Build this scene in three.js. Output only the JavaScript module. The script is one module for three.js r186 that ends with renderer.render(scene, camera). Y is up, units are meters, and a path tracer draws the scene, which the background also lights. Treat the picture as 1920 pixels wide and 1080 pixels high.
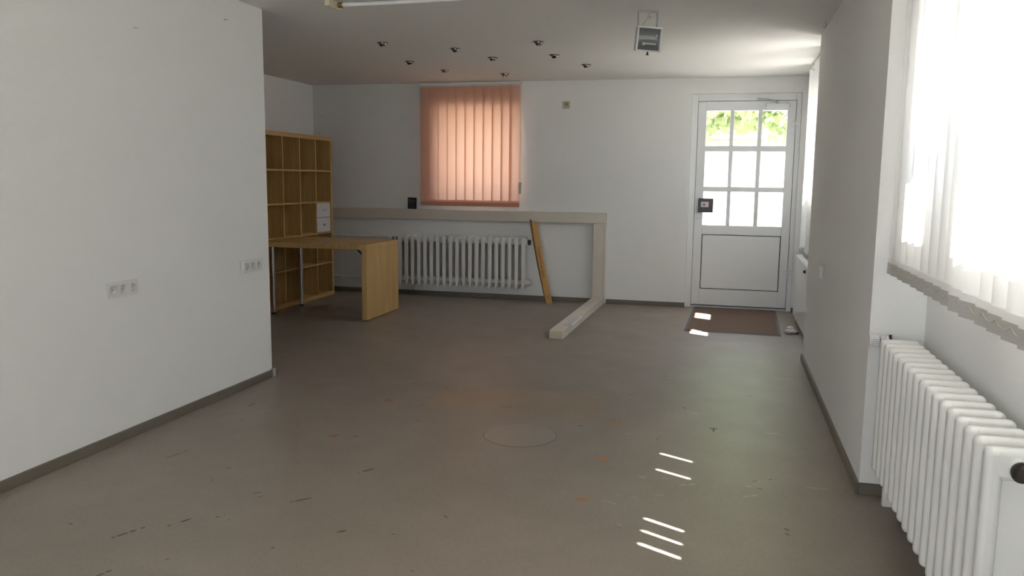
import * as THREE from 'three';
import { RoundedBoxGeometry } from 'three/addons/geometries/RoundedBoxGeometry.js';
import { mergeGeometries } from 'three/addons/utils/BufferGeometryUtils.js';

// ---------------------------------------------------------------- camera, sky, sun, exposure
const scene = new THREE.Scene();
const R = Math.PI / 180;
const camera = new THREE.PerspectiveCamera(38.81, 1920 / 1080, 0.05, 200);
camera.position.set(0, 1.38, 0);
camera.rotation.order = 'YXZ';
camera.rotation.set(-7.574 * R, 14.552 * R, 0.638 * R);
scene.add(camera);

const renderer = new THREE.WebGLRenderer({ antialias: true });
renderer.toneMapping = THREE.LinearToneMapping;
renderer.toneMappingExposure = 2.8;
renderer.shadowMap.enabled = true;

scene.background = new THREE.Color().setRGB(0.86, 0.94, 1.06);   // bright hazy summer sky
scene.backgroundIntensity = 2.1;

const sun = new THREE.DirectionalLight(new THREE.Color().setRGB(1, 0.97, 0.92), 25.5);
const SUN = new THREE.Vector3(1, 1.4375, 0.53).normalize();        // towards the sun
sun.position.copy(SUN).multiplyScalar(30).add(new THREE.Vector3(0, 0, -5));
sun.target.position.set(0, 0, -5);
sun.castShadow = true;
sun.shadow.mapSize.set(4096, 4096);
Object.assign(sun.shadow.camera, { left: -12, right: 12, top: 12, bottom: -12, near: 1, far: 60 });
scene.add(sun, sun.target);

// ---------------------------------------------------------------- helpers
let seed = 7;
function rnd() { seed = (seed * 1664525 + 1013904223) >>> 0; return seed / 4294967296; }
const rr = (a, b) => a + (b - a) * rnd();
const taken = {};
function numbered(n) { const k = taken[n] = (taken[n] ?? -1) + 1; return k ? `${n}_${String(k).padStart(3, '0')}` : n; }
function tag(o, label, category, group, kind) {
  if (label) o.userData.label = label;
  if (category) o.userData.category = category;
  if (group) o.userData.group = group;
  if (kind) o.userData.kind = kind;
  return o;
}
function thing(name, label, category, [x, y, z] = [0, 0, 0], turn = 0, group) {
  const o = new THREE.Group(); o.name = numbered(name); o.position.set(x, y, z); o.rotation.y = turn;
  scene.add(o); return tag(o, label, category, group);
}
// uv in metres: every face is mapped along its main axis
function metreUV(g, s = 1, swap = false) {
  g = g.index ? g.toNonIndexed() : g;
  const p = g.attributes.position, n = p.count, uv = new Float32Array(n * 2);
  const a = new THREE.Vector3(), b = new THREE.Vector3(), c = new THREE.Vector3(), e = new THREE.Vector3(), f = new THREE.Vector3();
  for (let i = 0; i < n; i += 3) {
    a.fromBufferAttribute(p, i); b.fromBufferAttribute(p, i + 1); c.fromBufferAttribute(p, i + 2);
    e.subVectors(b, a); f.subVectors(c, a); e.cross(f);
    const ax = Math.abs(e.x), ay = Math.abs(e.y), az = Math.abs(e.z);
    [a, b, c].forEach((v, k) => {
      let u, w;
      if (ax >= ay && ax >= az) { u = v.z; w = v.y; } else if (ay >= az) { u = v.x; w = v.z; } else { u = v.x; w = v.y; }
      if (swap) [u, w] = [w, u];
      uv[(i + k) * 2] = u / s; uv[(i + k) * 2 + 1] = w / s;
    });
  }
  g.setAttribute('uv', new THREE.BufferAttribute(uv, 2));
  return g;
}
function merge(list) {
  const l = list.map((g) => { g = g.index ? g.toNonIndexed() : g; for (const k of Object.keys(g.attributes)) if (!['position', 'normal', 'uv'].includes(k)) g.deleteAttribute(k); return g; });
  return l.length === 1 ? l[0] : mergeGeometries(l);
}
// a box from its extents, edges rounded by r
function bx(x0, x1, y0, y1, z0, z1, r = 0) {
  const w = x1 - x0, h = y1 - y0, d = z1 - z0;
  const g = r > 0 ? new RoundedBoxGeometry(w, h, d, 2, Math.min(r, w / 2.01, h / 2.01, d / 2.01)) : new THREE.BoxGeometry(w, h, d);
  g.translate((x0 + x1) / 2, (y0 + y1) / 2, (z0 + z1) / 2);
  return g;
}
function cyl(r, h, at, axis = 'y', r2 = r, seg = 20) {
  const g = new THREE.CylinderGeometry(r2, r, h, seg);
  if (axis === 'x') g.rotateZ(-Math.PI / 2);
  if (axis === 'z') g.rotateX(Math.PI / 2);
  return g.translate(...at);
}
function tube(pts, r, seg = 24, rad = 8) {
  return new THREE.TubeGeometry(new THREE.CatmullRomCurve3(pts.map((p) => new THREE.Vector3(...p))), seg, r, rad, false);
}
function obj(name, geos, m, parent = scene, opt = {}) {
  let g = merge(Array.isArray(geos) ? geos : [geos]);
  if (opt.metre !== false) g = metreUV(g, opt.metre ?? 1, opt.swap);
  const o = new THREE.Mesh(g, m); o.name = parent === scene ? numbered(name) : name;
  o.castShadow = o.receiveShadow = true; parent.add(o);
  return o;
}
function struct(name, geos, m, label, category) { return tag(obj(name, geos, m), label, category, null, 'structure'); }

// ---------------------------------------------------------------- noise and textures
function lattice(n) { const a = new Float32Array(n * n); for (let i = 0; i < a.length; i++) a[i] = rnd(); return a; }
const LN = 256, L0 = lattice(LN);
function vnoise(x, y, per) {           // tiling value noise, period per cells
  const xi = Math.floor(x), yi = Math.floor(y), fx = x - xi, fy = y - yi;
  const u = fx * fx * (3 - 2 * fx), v = fy * fy * (3 - 2 * fy);
  const at = (i, j) => L0[((((j % per) + per) % per) * 37 % LN) * LN + ((((i % per) + per) % per) * 91 + ((j % per) + per) % per * 13) % LN];
  return (at(xi, yi) * (1 - u) + at(xi + 1, yi) * u) * (1 - v) + (at(xi, yi + 1) * (1 - u) + at(xi + 1, yi + 1) * u) * v;
}
function fbm(x, y, per, oct = 4) { let s = 0, a = 0.5, t = 0; for (let o = 0; o < oct; o++) { s += a * vnoise(x, y, per); t += a; x *= 2; y *= 2; per *= 2; a *= 0.5; } return s / t; }
function dataTex(w, h, f, srgb = true) {
  const d = new Uint8Array(w * h * 4);
  for (let j = 0; j < h; j++) for (let i = 0; i < w; i++) {
    const c = f(i / w, j / h, i, j), k = (j * w + i) * 4;
    for (let q = 0; q < 3; q++) d[k + q] = Math.max(0, Math.min(255, Math.round(Array.isArray(c) ? c[q] : c)));
    d[k + 3] = 255;
  }
  const t = new THREE.DataTexture(d, w, h);
  t.wrapS = t.wrapT = THREE.RepeatWrapping; t.magFilter = THREE.LinearFilter; t.minFilter = THREE.LinearMipmapLinearFilter; t.generateMipmaps = true;
  if (srgb) t.colorSpace = THREE.SRGBColorSpace;
  t.needsUpdate = true; return t;
}
const lin = (r, g, b) => new THREE.Color().setRGB(r, g, b);
const std = (o) => new THREE.MeshStandardMaterial(o);
const phy = (o) => new THREE.MeshPhysicalMaterial(o);

// woodchip wallpaper: scattered soft grains under paint
const chips = new Float32Array(512 * 512);
for (let k = 0; k < 5200; k++) {
  const cx = rnd() * 512, cy = rnd() * 512, len = rr(1, 4.5), a = rnd() * 3.14, hgt = rr(0.35, 1);
  for (let dy = -6; dy <= 6; dy++) for (let dx = -6; dx <= 6; dx++) {
    const u = (dx * Math.cos(a) + dy * Math.sin(a)) / len, v = (-dx * Math.sin(a) + dy * Math.cos(a)) / 1.3, q = u * u + v * v;
    if (q < 4) { const i = ((Math.floor(cy) + dy + 512) % 512) * 512 + ((Math.floor(cx) + dx + 512) % 512); chips[i] = Math.max(chips[i], hgt * Math.exp(-q)); }
  }
}
const woodchip = dataTex(512, 512, (u, v, i, j) => 40 + 200 * chips[j * 512 + i], false);
const woodMap = dataTex(512, 512, (u, v) => {
  const g = fbm(u * 48, v * 3, 48, 4), f = fbm(u * 128, v * 8, 128, 2), w = fbm(u * 6 + 2.3, v * 2, 6, 3);
  const t = 0.62 * g + 0.2 * f + 0.3 * w - 0.5;
  return [196 + 50 * t, 161 + 50 * t, 104 + 44 * t];
});
const weave = dataTex(256, 256, (u, v, i, j) => 128 + 60 * Math.sin(i * Math.PI / 2) * Math.cos(j * Math.PI / 2) + 50 * (rnd() - 0.5), false);
const paintNoise = dataTex(256, 256, (u, v) => 100 + 110 * fbm(u * 16, v * 16, 16, 4), false);

// floor: speckled taupe linoleum, worn and blotched, with its scuffs, tape shadows and an old lighter rectangle
const FX0 = -5.1, FX1 = 1.3, FZ0 = -9.6, FZ1 = 2.8, FW = 1200, FH = 2048;
const floorPix = new Float32Array(FW * FH * 3);
for (let j = 0; j < FH; j++) for (let i = 0; i < FW; i++) {
  const x = FX0 + (FX1 - FX0) * i / FW, z = FZ0 + (FZ1 - FZ0) * j / FH;
  const big = fbm(x * 0.9 + 40, z * 0.9 + 40, 200, 4) - 0.5, mid = fbm(x * 5 + 90, z * 5 + 90, 200, 3) - 0.5, s = rnd() - 0.5;
  let l = 1 + 0.16 * big + 0.07 * mid + 0.07 * s;
  let c = [143 * l, 133 * l, 122 * l];
  if (x > -1.75 && x < -0.69 && z > -5.13 && z < -4.57) { c[0] *= 1.035; c[1] *= 0.995; c[2] *= 0.93; }   // rectangle left by a removed counter
  const q = (j * FW + i) * 3; floorPix[q] = c[0]; floorPix[q + 1] = c[1]; floorPix[q + 2] = c[2];
}
function scuff(x, z, len, ang, wid, col, str = 0.8) {
  const n = Math.ceil(len / 0.0015);
  for (let k = 0; k < n; k++) {
    if (vnoise(x * 31 + k * 0.13, z * 17, 256) < 0.36) continue;
    const t = k / n - 0.5, w = wid * (1 - 1.5 * Math.abs(t)) * rr(0.5, 1.1), ox = x + Math.cos(ang) * t * len, oz = z + Math.sin(ang) * t * len + 0.006 * t * t;
    for (let m = -3; m <= 3; m++) {
      const d = m / 3 * w, i = Math.round((ox - Math.sin(ang) * d - FX0) / (FX1 - FX0) * FW), j = Math.round((oz + Math.cos(ang) * d - FZ0) / (FZ1 - FZ0) * FH), q = (j * FW + i) * 3;
      if (rnd() > 0.75 || q < 0 || q >= floorPix.length) continue;
      for (let e = 0; e < 3; e++) floorPix[q + e] = floorPix[q + e] * (1 - str * 0.4) + col[e] * str * 0.4;
    }
  }
}
const DK = [52, 45, 38];
for (const [x, z, l, a, w, s] of [[-1.6, -3.45, 0.12, -0.25, 0.012, 0.7], [-1.72, -3.04, 0.13, -0.1, 0.01, 0.7], [-2.07, -2.70, 0.13, -0.35, 0.013, 0.95], [-2.2, -2.56, 0.2, -0.4, 0.014, 0.6], [-1.9, -2.77, 0.04, -0.1, 0.012, 0.9],
  [-1.95, -2.8, 0.06, -0.4, 0.008, 0.5], [-1.41, -2.8, 0.05, -0.1, 0.014, 0.5], [-2.0, -5.07, 0.08, -0.1, 0.014, 0.8], [-2.05, -2.26, 0.08, -0.5, 0.01, 0.5], [-1.0, -3.6, 0.03, 0.2, 0.008, 0.6], [-0.75, -4.45, 0.08, 0, 0.012, 0.5],
  [-0.9, -5.3, 0.05, 0, 0.012, 0.5], [-0.3, -4.35, 0.07, -0.4, 0.008, 0.4], [-2.6, -3.4, 0.2, -0.6, 0.006, 0.3], [0.2, -5.4, 0.06, 0.3, 0.01, 0.35], [-0.35, -5.8, 0.07, 0, 0.012, 0.5], [-2.75, -4.3, 0.12, -0.9, 0.012, 0.6],
  [-0.6, -6.6, 0.06, 0, 0.014, 0.4], [-1.25, -4.7, 0.1, 0.2, 0.008, 0.35], [-0.2, -5.0, 0.05, 1.2, 0.01, 0.5]]) scuff(x, z, l * 0.7, a < -0.05 ? a - 0.75 : a, w * 0.6, DK, s * 0.62);
for (let k = 0; k < 60; k++) scuff(rr(-3, 0.6), rr(-8.5, -2.2), rr(0.008, 0.03), rr(-1, 1), rr(0.002, 0.004), DK, rr(0.1, 0.35));
for (let k = 0; k < 14; k++) scuff(rr(-0.5, 0.5), rr(-6, -3), rr(0.04, 0.12), rr(-0.6, 0.6), rr(0.003, 0.006), [190, 184, 166], rr(0.12, 0.3));
const floorMap = dataTex(FW, FH, (u, v, i, j) => { const q = (j * FW + i) * 3; return [floorPix[q], floorPix[q + 1], floorPix[q + 2]]; });
floorMap.wrapS = floorMap.wrapT = THREE.ClampToEdgeWrapping;
const floorRough = dataTex(512, 512, (u, v) => 215 + 45 * (fbm(u * 8, v * 8, 8, 4) - 0.5) + 16 * (rnd() - 0.5), false);
const floorBump = dataTex(512, 512, (u, v) => 128 + 90 * (fbm(u * 6, v * 6, 6, 3) - 0.5) + 18 * (rnd() - 0.5), false);

// ---------------------------------------------------------------- materials
woodchip.repeat.set(1.7, 1.7);
const M = {
  wall: std({ color: lin(0.81, 0.81, 0.79), roughness: 0.85, bumpMap: woodchip, bumpScale: 0.0008 }),
  ceil: std({ color: lin(0.80, 0.785, 0.755), roughness: 0.9, bumpMap: woodchip, bumpScale: 0.0006 }),
  base: std({ color: lin(0.155, 0.137, 0.105), roughness: 0.5 }),
  white: std({ color: lin(0.80, 0.80, 0.79), roughness: 0.32 }),
  door: std({ color: lin(0.78, 0.79, 0.79), roughness: 0.3 }),
  gasket: std({ color: lin(0.04, 0.04, 0.04), roughness: 0.7 }),
  rad: phy({ color: lin(0.80, 0.80, 0.77), roughness: 0.28, clearcoat: 0.3, clearcoatRoughness: 0.2, bumpMap: paintNoise, bumpScale: 0.0006 }),
  dark: std({ color: lin(0.03, 0.028, 0.027), roughness: 0.45 }),
  rust: std({ color: lin(0.045, 0.036, 0.032), roughness: 0.6, metalness: 0.3 }),
  wood: std({ map: woodMap, roughness: 0.42, bumpMap: woodMap, bumpScale: 0.0002 }),
  nickel: std({ color: lin(0.22, 0.21, 0.20), roughness: 0.14, metalness: 1 }),
  chrome: std({ color: lin(0.75, 0.75, 0.76), roughness: 0.16, metalness: 1 }),
  steel: std({ color: lin(0.45, 0.46, 0.47), roughness: 0.35, metalness: 1 }),
  duct: std({ color: lin(0.64, 0.59, 0.515), roughness: 0.42 }),
  card: std({ color: lin(0.40, 0.25, 0.12), roughness: 0.85, bumpMap: paintNoise, bumpScale: 0.0005 }),
  slat: phy({ color: lin(0.90, 0.90, 0.89), roughness: 1, transmission: 0.6, thickness: 0, side: THREE.DoubleSide, bumpMap: weave, bumpScale: 0.0003 }),
  hem: phy({ color: lin(0.60, 0.585, 0.56), roughness: 1, transmission: 0.12, thickness: 0, side: THREE.DoubleSide }),
  oslat: phy({ color: lin(0.80, 0.48, 0.35), roughness: 1, transmission: 0.40, thickness: 0, side: THREE.DoubleSide, bumpMap: weave, bumpScale: 0.0003 }),
  ohem: phy({ color: lin(0.62, 0.33, 0.21), roughness: 1, transmission: 0.3, thickness: 0, side: THREE.DoubleSide }),
  glass: phy({ color: 0xffffff, roughness: 0, transmission: 1, thickness: 0, ior: 1.5 }),
  cream: std({ color: lin(0.62, 0.57, 0.42), roughness: 0.45 }),
  socket: std({ color: lin(0.72, 0.71, 0.69), roughness: 0.35 }),
  socketBeige: std({ color: lin(0.46, 0.40, 0.29), roughness: 0.4 }),
  greyMetal: std({ color: lin(0.50, 0.51, 0.51), roughness: 0.4 }),
  refl: std({ color: lin(0.30, 0.32, 0.33), roughness: 0.32, metalness: 0.9 }),
  opal: phy({ color: lin(0.85, 0.86, 0.85), roughness: 0.3, transmission: 0.2 }),
  tape: std({ color: lin(0.42, 0.17, 0.04), roughness: 0.4 }),
  tapeRed: std({ color: lin(0.36, 0.09, 0.03), roughness: 0.4 }),
  matRubber: std({ color: lin(0.12, 0.12, 0.125), roughness: 0.6 }),
  hatch: std({ color: lin(0.25, 0.22, 0.187), roughness: 0.3, bumpMap: floorBump, bumpScale: 0.0001 }),
  joint: std({ color: lin(0.15, 0.13, 0.11), roughness: 0.5 }),
  floor: phy({ map: floorMap, specularIntensity: 0.9, roughness: 0.48, roughnessMap: floorRough, bumpMap: floorBump, bumpScale: 0.00015 }),
};
{ const t = dataTex(256, 256, () => { const s = rnd(); return [115 + 46 * (s - 0.5), 94 + 40 * (s - 0.5), 80 + 36 * (s - 0.5)]; }); t.repeat.set(4, 4);
  const b = dataTex(256, 256, () => 255 * rnd(), false); b.repeat.set(4, 4);
  M.mat = std({ map: t, roughness: 0.95, bumpMap: b, bumpScale: 0.002 }); }

// ---------------------------------------------------------------- room shell
const CEIL = 2.47, ZB = -9.12, XL = -4.87, XP = -3.01, XR = 0.63, XA = 0.85, XF = 0.81, XO = 1.25;
const SILL = 1.33, LINTEL = 2.178;
{
  const g = new THREE.BoxGeometry(FX1 - FX0, 0.12, FZ1 - FZ0); g.translate((FX0 + FX1) / 2, -0.06, (FZ0 + FZ1) / 2);
  const p = g.attributes.position, uv = g.attributes.uv;
  for (let i = 0; i < p.count; i++) uv.setXY(i, (p.getX(i) - FX0) / (FX1 - FX0), (p.getZ(i) - FZ0) / (FZ1 - FZ0));
  const f = new THREE.Mesh(g, M.floor); f.name = 'floor'; f.receiveShadow = f.castShadow = true; scene.add(f);
  floorRough.repeat.set(6, 12); floorBump.repeat.set(9, 18);
  tag(f, 'glossy worn taupe linoleum floor with scuffs', 'floor', null, 'structure');
}
struct('ceiling', bx(-5.3, XO, CEIL, CEIL + 0.2, -9.5, 2.8), M.ceil, 'painted woodchip ceiling of the empty room', 'ceiling');
// back wall with window and door openings
const BW = { x0: -3.26, x1: -2.32, y0: 1.10, y1: 2.18 }, DO = { x0: -0.40, x1: 0.715, y1: 2.305 };
struct('wall_back', [
  bx(-5.3, BW.x0, 0, CEIL, -9.5, ZB), bx(BW.x0, BW.x1, 0, BW.y0, -9.5, ZB), bx(BW.x0, BW.x1, BW.y1, CEIL, -9.5, ZB),
  bx(BW.x1, DO.x0, 0, CEIL, -9.5, ZB), bx(DO.x0, DO.x1, DO.y1, CEIL, -9.5, ZB), bx(DO.x1, XF, 0, CEIL, -9.5, ZB)], M.wall, 'off white woodchip back wall around window and glazed door', 'wall');
struct('wall_left', bx(-5.3, XL, 0, CEIL, ZB, -4.97), M.wall, 'off white side wall behind the birch shelf unit', 'wall');
struct('wall_partition', [bx(XP - 0.16, XP, 0, CEIL, -4.97, 2.6), bx(-5.3, XP - 0.16, 0, CEIL, -4.97, -4.81)], M.wall, 'large white partition wall carrying two triple sockets', 'wall');
const FR = { x0: -2.9, x1: -0.2, y0: 0.55, y1: 2.3 };
struct('wall_front', [bx(XP - 0.16, FR.x0, 0, CEIL, 2.6, 2.8), bx(FR.x1, XO, 0, CEIL, 2.6, 2.8), bx(FR.x0, FR.x1, 0, FR.y0, 2.6, 2.8), bx(FR.x0, FR.x1, FR.y1, CEIL, 2.6, 2.8)], M.wall, 'plain white wall opposite the glazed door', 'wall');
// right outer wall: far niche, pier, near niche with two window openings and a post, rear pier
const NW = [[-3.60, -2.93], [-2.84, -1.05]], FWn = [-8.32, -6.74], ALC = -0.70;
struct('wall_right', [
  bx(XF, XO, 0, CEIL, -9.5, FWn[0]), bx(XF, XO, 0, SILL, FWn[0], FWn[1]), bx(XF, XO, LINTEL, CEIL, FWn[0], FWn[1]), bx(XF, XO, 0, CEIL, FWn[1], -6.66),
  bx(XA, XO, 0, SILL, -3.80, ALC), bx(XA, XO, LINTEL, CEIL, -3.80, ALC), bx(XA, XO, SILL, LINTEL, -3.80, NW[0][0]), bx(XA, XO, SILL, LINTEL, NW[0][1], NW[1][0]), bx(XA, XO, SILL, LINTEL, NW[1][1], ALC)],
  M.wall, 'off white outer wall pierced by windows behind vertical blinds', 'wall');
struct('wall_pier', bx(XR, XO, 0, CEIL, -6.66, -3.80), M.wall, 'white wall pier between the two blind covered windows', 'wall');
struct('wall_rear_pier', bx(XR, XO, 0, CEIL, ALC, 2.6), M.wall, 'white wall pier ending the niche of the ribbed radiator', 'wall');
// baseboards: thin olive brown strips
const BH = 0.052, BT = 0.014;
const bb = (name, geos, label) => struct(name, geos, M.base, label, 'baseboard');
bb('baseboard_back', [bx(XL, -1.43, 0, BH, ZB, ZB + BT, 0.004), bx(-1.27, DO.x0, 0, BH, ZB, ZB + BT, 0.004), bx(DO.x1, XF, 0, BH, ZB, ZB + BT, 0.004)], 'olive brown skirting strip along the back wall');
bb('baseboard_left', bx(XL, XL + BT, 0, BH, ZB + BT, -4.97, 0.004), 'olive brown skirting strip behind the shelf unit');
bb('baseboard_partition', [bx(XP, XP + BT, 0, BH, -4.97, 2.6, 0.004), bx(-4.85, XP + BT, 0, BH, -4.97 - BT, -4.97, 0.004)], 'olive brown skirting strip below the white partition wall');
bb('baseboard_pier', [bx(XR - BT, XR, 0, BH, -6.66, -3.80 + BT, 0.004), bx(XR, XA, 0, BH, -3.80, -3.80 + BT, 0.004), bx(XR, XF, 0, BH, -6.66 - BT, -6.66, 0.004)], 'olive brown skirting strip around the window pier');
bb('baseboard_right', [bx(XF - BT, XF, 0, BH, ZB + BT, -6.66 - BT, 0.004), bx(XA - BT, XA, 0, BH, -3.80 + BT, ALC, 0.004)], 'olive brown skirting strip under the windows');
struct('trim_corner', bx(XP - 0.004, XP + BT + 0.006, 0, BH + 0.008, -4.97 - BT - 0.003, -4.955, 0.004), std({ color: lin(0.42, 0.40, 0.36), roughness: 0.5 }), 'pale corner piece ending the partition skirting strip', 'corner piece');

// ---------------------------------------------------------------- windows in the right wall and the back wall
function sideWindow(name, z0, z1, sashes, label) {
  const t = thing(name, label, 'window', [0.94, SILL, (z0 + z1) / 2]); t.userData.kind = 'structure';
  const h = LINTEL - SILL, w = z1 - z0, x0 = -0.04, x1 = 0.03, f = 0.055;
  obj('window_frame', [bx(x0, x1, 0, f, -w / 2, w / 2, 0.004), bx(x0, x1, h - f, h, -w / 2, w / 2, 0.004), bx(x0, x1, f, h - f, -w / 2, -w / 2 + f, 0.004), bx(x0, x1, f, h - f, w / 2 - f, w / 2, 0.004)], M.white, t);
  const iw = w - 2 * f, n = sashes;
  for (let k = 0; k < n; k++) {
    const a = -w / 2 + f + iw * k / n + 0.001, b = -w / 2 + f + iw * (k + 1) / n - 0.001, s = 0.0525;
    const sash = obj('sash', [bx(x0 - 0.012, x1 - 0.02, f - 0.004, f + s, a, b, 0.004), bx(x0 - 0.012, x1 - 0.02, h - f - s, h - f + 0.004, a, b, 0.004), bx(x0 - 0.012, x1 - 0.02, f + s, h - f - s, a, a + s, 0.004), bx(x0 - 0.012, x1 - 0.02, f + s, h - f - s, b - s, b, 0.004)], M.white, t);
    obj('pane', bx(-0.012, -0.006, f + s, h - f - s, a + s, b - s), M.glass, sash);
  }
  return t;
}
sideWindow('window_1', NW[0][0], NW[0][1], 1, 'narrow white single sash window next to wide window');
sideWindow('window_2', NW[1][0], NW[1][1], 2, 'wide white double sash window above the ribbed radiator');
sideWindow('window_3', FWn[0], FWn[1], 2, 'white window behind blind near the glazed door');
{
  const t = thing('window_4', 'white window glowing behind the orange blind', 'window', [(BW.x0 + BW.x1) / 2, BW.y0, -9.36]); t.userData.kind = 'structure';
  const w = BW.x1 - BW.x0, h = BW.y1 - BW.y0, f = 0.06;
  obj('window_frame', [bx(-w / 2, w / 2, 0, f, -0.035, 0.035, 0.004), bx(-w / 2, w / 2, h - f, h, -0.035, 0.035, 0.004), bx(-w / 2, -w / 2 + f, f, h - f, -0.035, 0.035, 0.004), bx(w / 2 - f, w / 2, f, h - f, -0.035, 0.035, 0.004)], M.white, t);
  obj('pane', bx(-w / 2 + f, w / 2 - f, f, h - f, -0.003, 0.003), M.glass, t);
}
{
  const t = thing('window_5', 'white street window in the wall opposite the glazed door', 'window', [(FR.x0 + FR.x1) / 2, FR.y0, 2.7]); t.userData.kind = 'structure';
  const w = FR.x1 - FR.x0, h = FR.y1 - FR.y0, f = 0.07;
  obj('window_frame', [bx(-w / 2, w / 2, 0, f, -0.035, 0.035, 0.004), bx(-w / 2, w / 2, h - f, h, -0.035, 0.035, 0.004), bx(-w / 2, -w / 2 + f, f, h - f, -0.035, 0.035, 0.004), bx(w / 2 - f, w / 2, f, h - f, -0.035, 0.035, 0.004), bx(-0.05, 0.05, f, h - f, -0.035, 0.035, 0.004)], M.white, t);
  for (const s of [0, 1]) obj('pane', bx(s ? 0.05 : -w / 2 + f, s ? w / 2 - f : -0.05, f, h - f, -0.003, 0.003), M.glass, t);
}
struct('trim_1', bx(-3.36, -2.30, 1.06, 1.10, -9.32, ZB + 0.02, 0.004), M.white, 'white window board under the orange blind', 'window board');

// ---------------------------------------------------------------- door
{
  const zf = -9.18, t = thing('door_1', 'white entrance door with nine glazed panes and a lower panel', 'door', [0, 0, 0]); t.userData.kind = 'structure';
  const fr = obj('door_frame', [bx(-0.402, -0.337, 0.0, 2.307, zf - 0.07, zf + 0.012, 0.004), bx(0.668, 0.717, 0.0, 2.307, zf - 0.07, zf + 0.012, 0.004), bx(-0.337, 0.668, 2.232, 2.307, zf - 0.07, zf + 0.012, 0.004)], M.door, t);
  obj('door_stop', [bx(-0.345, -0.315, 0.0, 2.24, zf - 0.085, zf - 0.0575), bx(0.646, 0.676, 0.0, 2.24, zf - 0.085, zf - 0.0575), bx(-0.315, 0.646, 2.212, 2.24, zf - 0.085, zf - 0.0575), bx(-0.315, 0.646, 0.0, 0.045, zf - 0.085, zf - 0.0575)], M.door, fr);
  obj('threshold', bx(-0.337, 0.668, 0, 0.022, zf - 0.07, zf + 0.012, 0.003), M.steel, fr);
  const X = [-0.333, -0.245, 0.002, 0.042, 0.288, 0.330, 0.580, 0.664], L0y = 0.032, L1y = 2.227;
  const ys = [0.908, 1.272, 1.324, 1.701, 1.758, 2.130];
  const z0 = zf - 0.055, z1 = zf + 0.008;
  const leaf = obj('door_leaf', [bx(X[0], X[1], L0y, L1y, z0, z1, 0.004), bx(X[6], X[7], L0y, L1y, z0, z1, 0.004), bx(X[1], X[6], ys[5], L1y, z0, z1, 0.003), bx(X[1], X[6], 0.808, ys[0], z0, z1, 0.003), bx(X[1], X[6], L0y, 0.208, z0, z1, 0.003)], M.door, t);
  for (const [a, b] of [[ys[1], ys[2]], [ys[3], ys[4]]]) obj('glazing_bar', bx(X[1], X[6], a, b, z0 + 0.008, z1 - 0.003, 0.005), M.door, leaf);
  for (const [a, b] of [[X[2], X[3]], [X[4], X[5]]]) obj('glazing_bar', [bx(a, b, ys[0], ys[1], z0 + 0.008, z1 - 0.004, 0.005), bx(a, b, ys[2], ys[3], z0 + 0.008, z1 - 0.004, 0.005), bx(a, b, ys[4], ys[5], z0 + 0.008, z1 - 0.004, 0.005)], M.door, leaf);
  for (const [a, b] of [[X[1], X[2]], [X[3], X[4]], [X[5], X[6]]]) for (const [c, d] of [[ys[0], ys[1]], [ys[2], ys[3]], [ys[4], ys[5]]]) obj('pane', bx(a, b, c, d, zf - 0.026, zf - 0.02), M.glass, leaf);
  obj('lower_panel', bx(X[1] + 0.008, X[6] - 0.008, 0.216, 0.800, z0 + 0.01, z1 - 0.008, 0.003), M.door, leaf);
  obj('panel_gasket', bx(X[1], X[6], 0.208, 0.808, z0 + 0.015, z0 + 0.03), M.gasket, leaf);
  obj('bottom_seal', bx(X[0], X[7], 0.024, 0.034, z0 + 0.004, z1 - 0.006), M.gasket, leaf);
  const box = obj('lock_box', bx(-0.295, -0.137, 1.045, 1.198, z1, z1 + 0.035, 0.006), std({ color: lin(0.055, 0.055, 0.06), roughness: 0.4 }), t); box.userData.label = 'dark grey lock box with white sticker';
  const cv = document.createElement('canvas'); cv.width = 128; cv.height = 88; const c = cv.getContext('2d');
  c.fillStyle = '#d6d4d6'; c.fillRect(0, 0, 128, 88); c.fillStyle = '#c8506a'; c.beginPath(); c.arc(50, 36, 17, 0, 6.3); c.fill(); c.fillStyle = '#a8202e'; c.fillRect(32, 40, 42, 24); c.fillStyle = '#e8c8d0'; c.beginPath(); c.arc(50, 40, 8, 0, 6.3); c.fill(); c.fillStyle = '#b8b6b8'; c.fillRect(0, 0, 10, 88);
  const tx = new THREE.CanvasTexture(cv); tx.colorSpace = THREE.SRGBColorSpace;
  const st = new THREE.Mesh(new THREE.PlaneGeometry(0.082, 0.056).translate(-0.226, 1.133, z1 + 0.0362), std({ map: tx, roughness: 0.5 })); st.name = 'sticker'; box.add(st);
  obj('lock_cylinder', [cyl(0.014, 0.012, [-0.302, 1.005, z1 + 0.006], 'z'), bx(-0.310, -0.296, 0.972, 1.004, z1, z1 + 0.01, 0.003)], M.steel, t);
  for (const y of [1.97, 0.40]) {
    const h = obj('hinge', [cyl(0.011, 0.10, [0.667, y, z1 + 0.014]), bx(0.625, 0.705, y - 0.012, y + 0.042, z1 - 0.002, z1 + 0.012, 0.004)], M.door, t);
    obj('hinge_cap', cyl(0.012, 0.004, [0.667, y - 0.002, z1 + 0.014]), M.greyMetal, h);
  }
  const cl = obj('door_closer', bx(0.36, 0.60, 2.150, 2.196, z1, z1 + 0.045, 0.008), M.door, t);
  obj('closer_arm', [tube([[0.47, 2.215, z1 + 0.03], [0.37, 2.232, z1 + 0.10], [0.27, 2.246, z1 + 0.035]], 0.008), cyl(0.014, 0.03, [0.47, 2.208, z1 + 0.03])], M.greyMetal, cl);
}

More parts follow.
